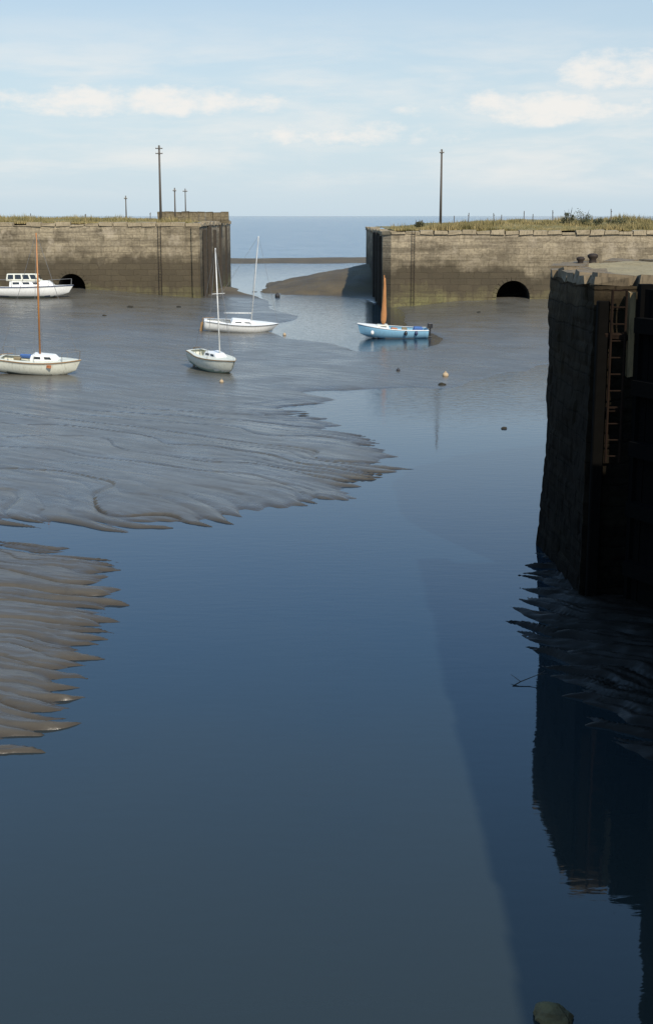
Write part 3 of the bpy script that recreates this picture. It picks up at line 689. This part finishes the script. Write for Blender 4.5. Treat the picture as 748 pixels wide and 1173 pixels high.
# boat lying bow towards the quay
x,y,z=place(246,427,.2); 
b=Boat("sailing_boat",5.4,1.85,.88,.20,.10,.62,.7,(x-.1,y+1.2,z-.12),-60,2,3.0,[M_cream,M_white,M_green],.36,.04,"cream and pale green sailing boat aground on mud","boat",.3)
b.deck(0,1,M_cream,(.04,.42)); b.strake(M_wood,.022,.02); b.cabin(-.4,1.2,.55,.36,.96,.30,.4,.1,M_white,[(0,.15,.42),(0,.55,.8),(1,.15,.42),(1,.55,.8)])
b.mast(.8,1.15,6.1,M_alu,.045,None,rakex=-.25,wr=.011); b.rudder(M_wood); b.keel(M_green)
# white sloop
x,y,z=place(276,380,.1)
b=Boat("sailing_boat",5.9,2.0,.80,.22,.10,.55,.9,(x,y,z-.14),8,10,4.6,[M_white,M_white,M_white],.16,.05,"white sloop with leaning bare mast aground by water","boat",.3)
b.deck(0,1,M_white,(.04,.36)); b.cabin(-.9,1.4,.60,.36,.84,.30,.7,.15,M_white,[(0,.15,.42),(0,.55,.8),(1,.15,.42),(1,.55,.8)],wv=(.4,.65))
b.mast(.75,1.15,6.6,M_alu,.05,2.2,wr=.012); b.rudder(M_wood); b.keel(M_anti)
# blue boat
x,y,z=place(449,387,.0)
b=Boat("fishing_boat",5.3,1.9,.78,.42,.06,.78,.35,(x,y,max(z-.12,-.14)),184,-4,-1,[M_blue,M_white,M_antir],.16,.04,"pale blue open boat with furled tan sail","boat",.2)
b.deck(.60,1,M_white,name="foredeck"); b.strake(M_white,.04,.02); b.cabin(.3,1.5,.62,.42,.86,.26,.35,.05,M_cream,[(0,.2,.7),(1,.2,.7)],"cuddy")
b.mast(.75,1.1,3.7,M_varn,.05,None,False); b.outboard()
bm=bmesh.new(); lathe(bm,.69,0,[(.05,1.15),(.16,1.25),(.21,1.5),(.22,1.9),(.185,2.3),(.16,2.8),(.13,3.3),(.10,3.8),(.07,4.3),(.03,4.6)],12)
for v in bm.verts: v.co.x+=random.uniform(-.02,.02); v.co.y+=random.uniform(-.02,.02)
bobj("furled_sail",bm,M_sail,b.r,True)
for xx in(-1.4,-.4):
    bm=bmesh.new(); add_box(bm,(xx,0,.60),(.25,1.55,.05)); bobj("thwart",bm,M_wood,b.r)
def fender_ball(b_,x_,y_,z_,mat,r=.13):
    bm=bmesh.new(); bmesh.ops.create_uvsphere(bm,u_segments=12,v_segments=8,radius=r); bmesh.ops.scale(bm,vec=(1,1,1.3),verts=bm.verts); bmesh.ops.translate(bm,vec=(x_,y_,z_),verts=bm.verts); bobj("fender",bm,mat,b_.r,True)
for xx,mm in((-1.7,M_navy),(-.9,M_black),(1.6,M_white)): fender_ball(b,xx,.98 if abs(xx)<1.5 else .85,.62,mm)
b.clutter("tarpaulin_bundle",-1.9,.1,.84,(.7,.5,.34),M_bluec); b.clutter("rope_coil",-.9,-.2,.78,(.4,.4,.2),M_rope); b.clutter("fish_crate",-.1,.2,.80,(.45,.35,.25),M_orange)
# ------------------------------------------------------------------ buoys, debris
def buoy(px,py,r,mat,lab):
    x,y,z=place(px,py); bm=bmesh.new(); bmesh.ops.create_uvsphere(bm,u_segments=14,v_segments=10,radius=r); bmesh.ops.scale(bm,vec=(1,1,.9),verts=bm.verts)
    add_tube(bm,(0,0,r*.8),(0,0,r*1.25),r*.18,seg=8); o=bobj("mooring_buoy",bm,mat,None,True); o.location=(x,y,z+r*.4); setmeta(o,lab,'buoy',group="mooring buoys on the mud")
M_buoy=paint("faded_buoy",(.45,.33,.20),.6,.3)
M_bdark=paint("weedy_buoy",(.035,.035,.04),.7,.4)
buoy(510,431,.18,M_buoy,"pale round mooring buoy resting on wet mud"); buoy(254,438,.12,M_buoy,"small faded mooring buoy near a stranded boat")
buoy(318,340,.30,M_bdark,"dark mooring buoy at the channel edge"); buoy(326,384,.13,M_buoy,"faded mooring buoy by the white sloop"); buoy(456,425,.12,M_bdark,"small dark mooring buoy on wet mud")
M_rock=stone_mat("mossy_rock",3,[(0,(.20,.16,.07)),(1,(.3,.24,.10))],.6,.4,mort=.95,cvar=.03)
def rock(px,py,s_,lab,name="rock",mat=None,zo=0.0,asp=(1,.8,.6)):
    x,y,z=place(px,py); bm=bmesh.new(); bmesh.ops.create_icosphere(bm,subdivisions=3,radius=1)
    sd0=random.uniform(0,50)
    for v in bm.verts:
        n_=float(fbm(v.co.x*1.4+sd0,v.co.y*1.4+v.co.z*1.1,3,3)); v.co*= (.65+.7*n_); v.co=Vector((v.co.x*asp[0],v.co.y*asp[1],v.co.z*asp[2]))*s_
    o=bobj(name,bm,mat or M_rock,None,False); o.location=(x,y,z+zo); setmeta(o,lab,'rock')
rock(633,1166,.22,"mossy yellowish rock just breaking the water",zo=.02,asp=(1,.9,.7))
for px,py,s_ in((577,491,.14),(506,441,.2),(150,352,.3),(205,352,.25),(120,362,.2),(548,358,.2)): rock(px,py,s_,"dark weed covered stone on the wet mud",mat=M_near2)
# branch
x,y,_=place(604,782); bm=bmesh.new()
P0=[(-.32,-.2,.0),(-.15,-.08,.05),(.05,.03,.09),(.22,.08,.14),(.36,.2,.17)]
for k in range(4): add_tube(bm,P0[k],P0[k+1],.013-.002*k,.011-.002*k,6)
add_tube(bm,P0[1],(-.3,.2,.10),.008,.004,5); add_tube(bm,P0[3],(.38,-.02,.2),.006,.003,5)
o=bobj("driftwood_branch",bm,M_timber); o.location=(x,y,0); setmeta(o,"thin dark driftwood branch poking from the water",'branch')
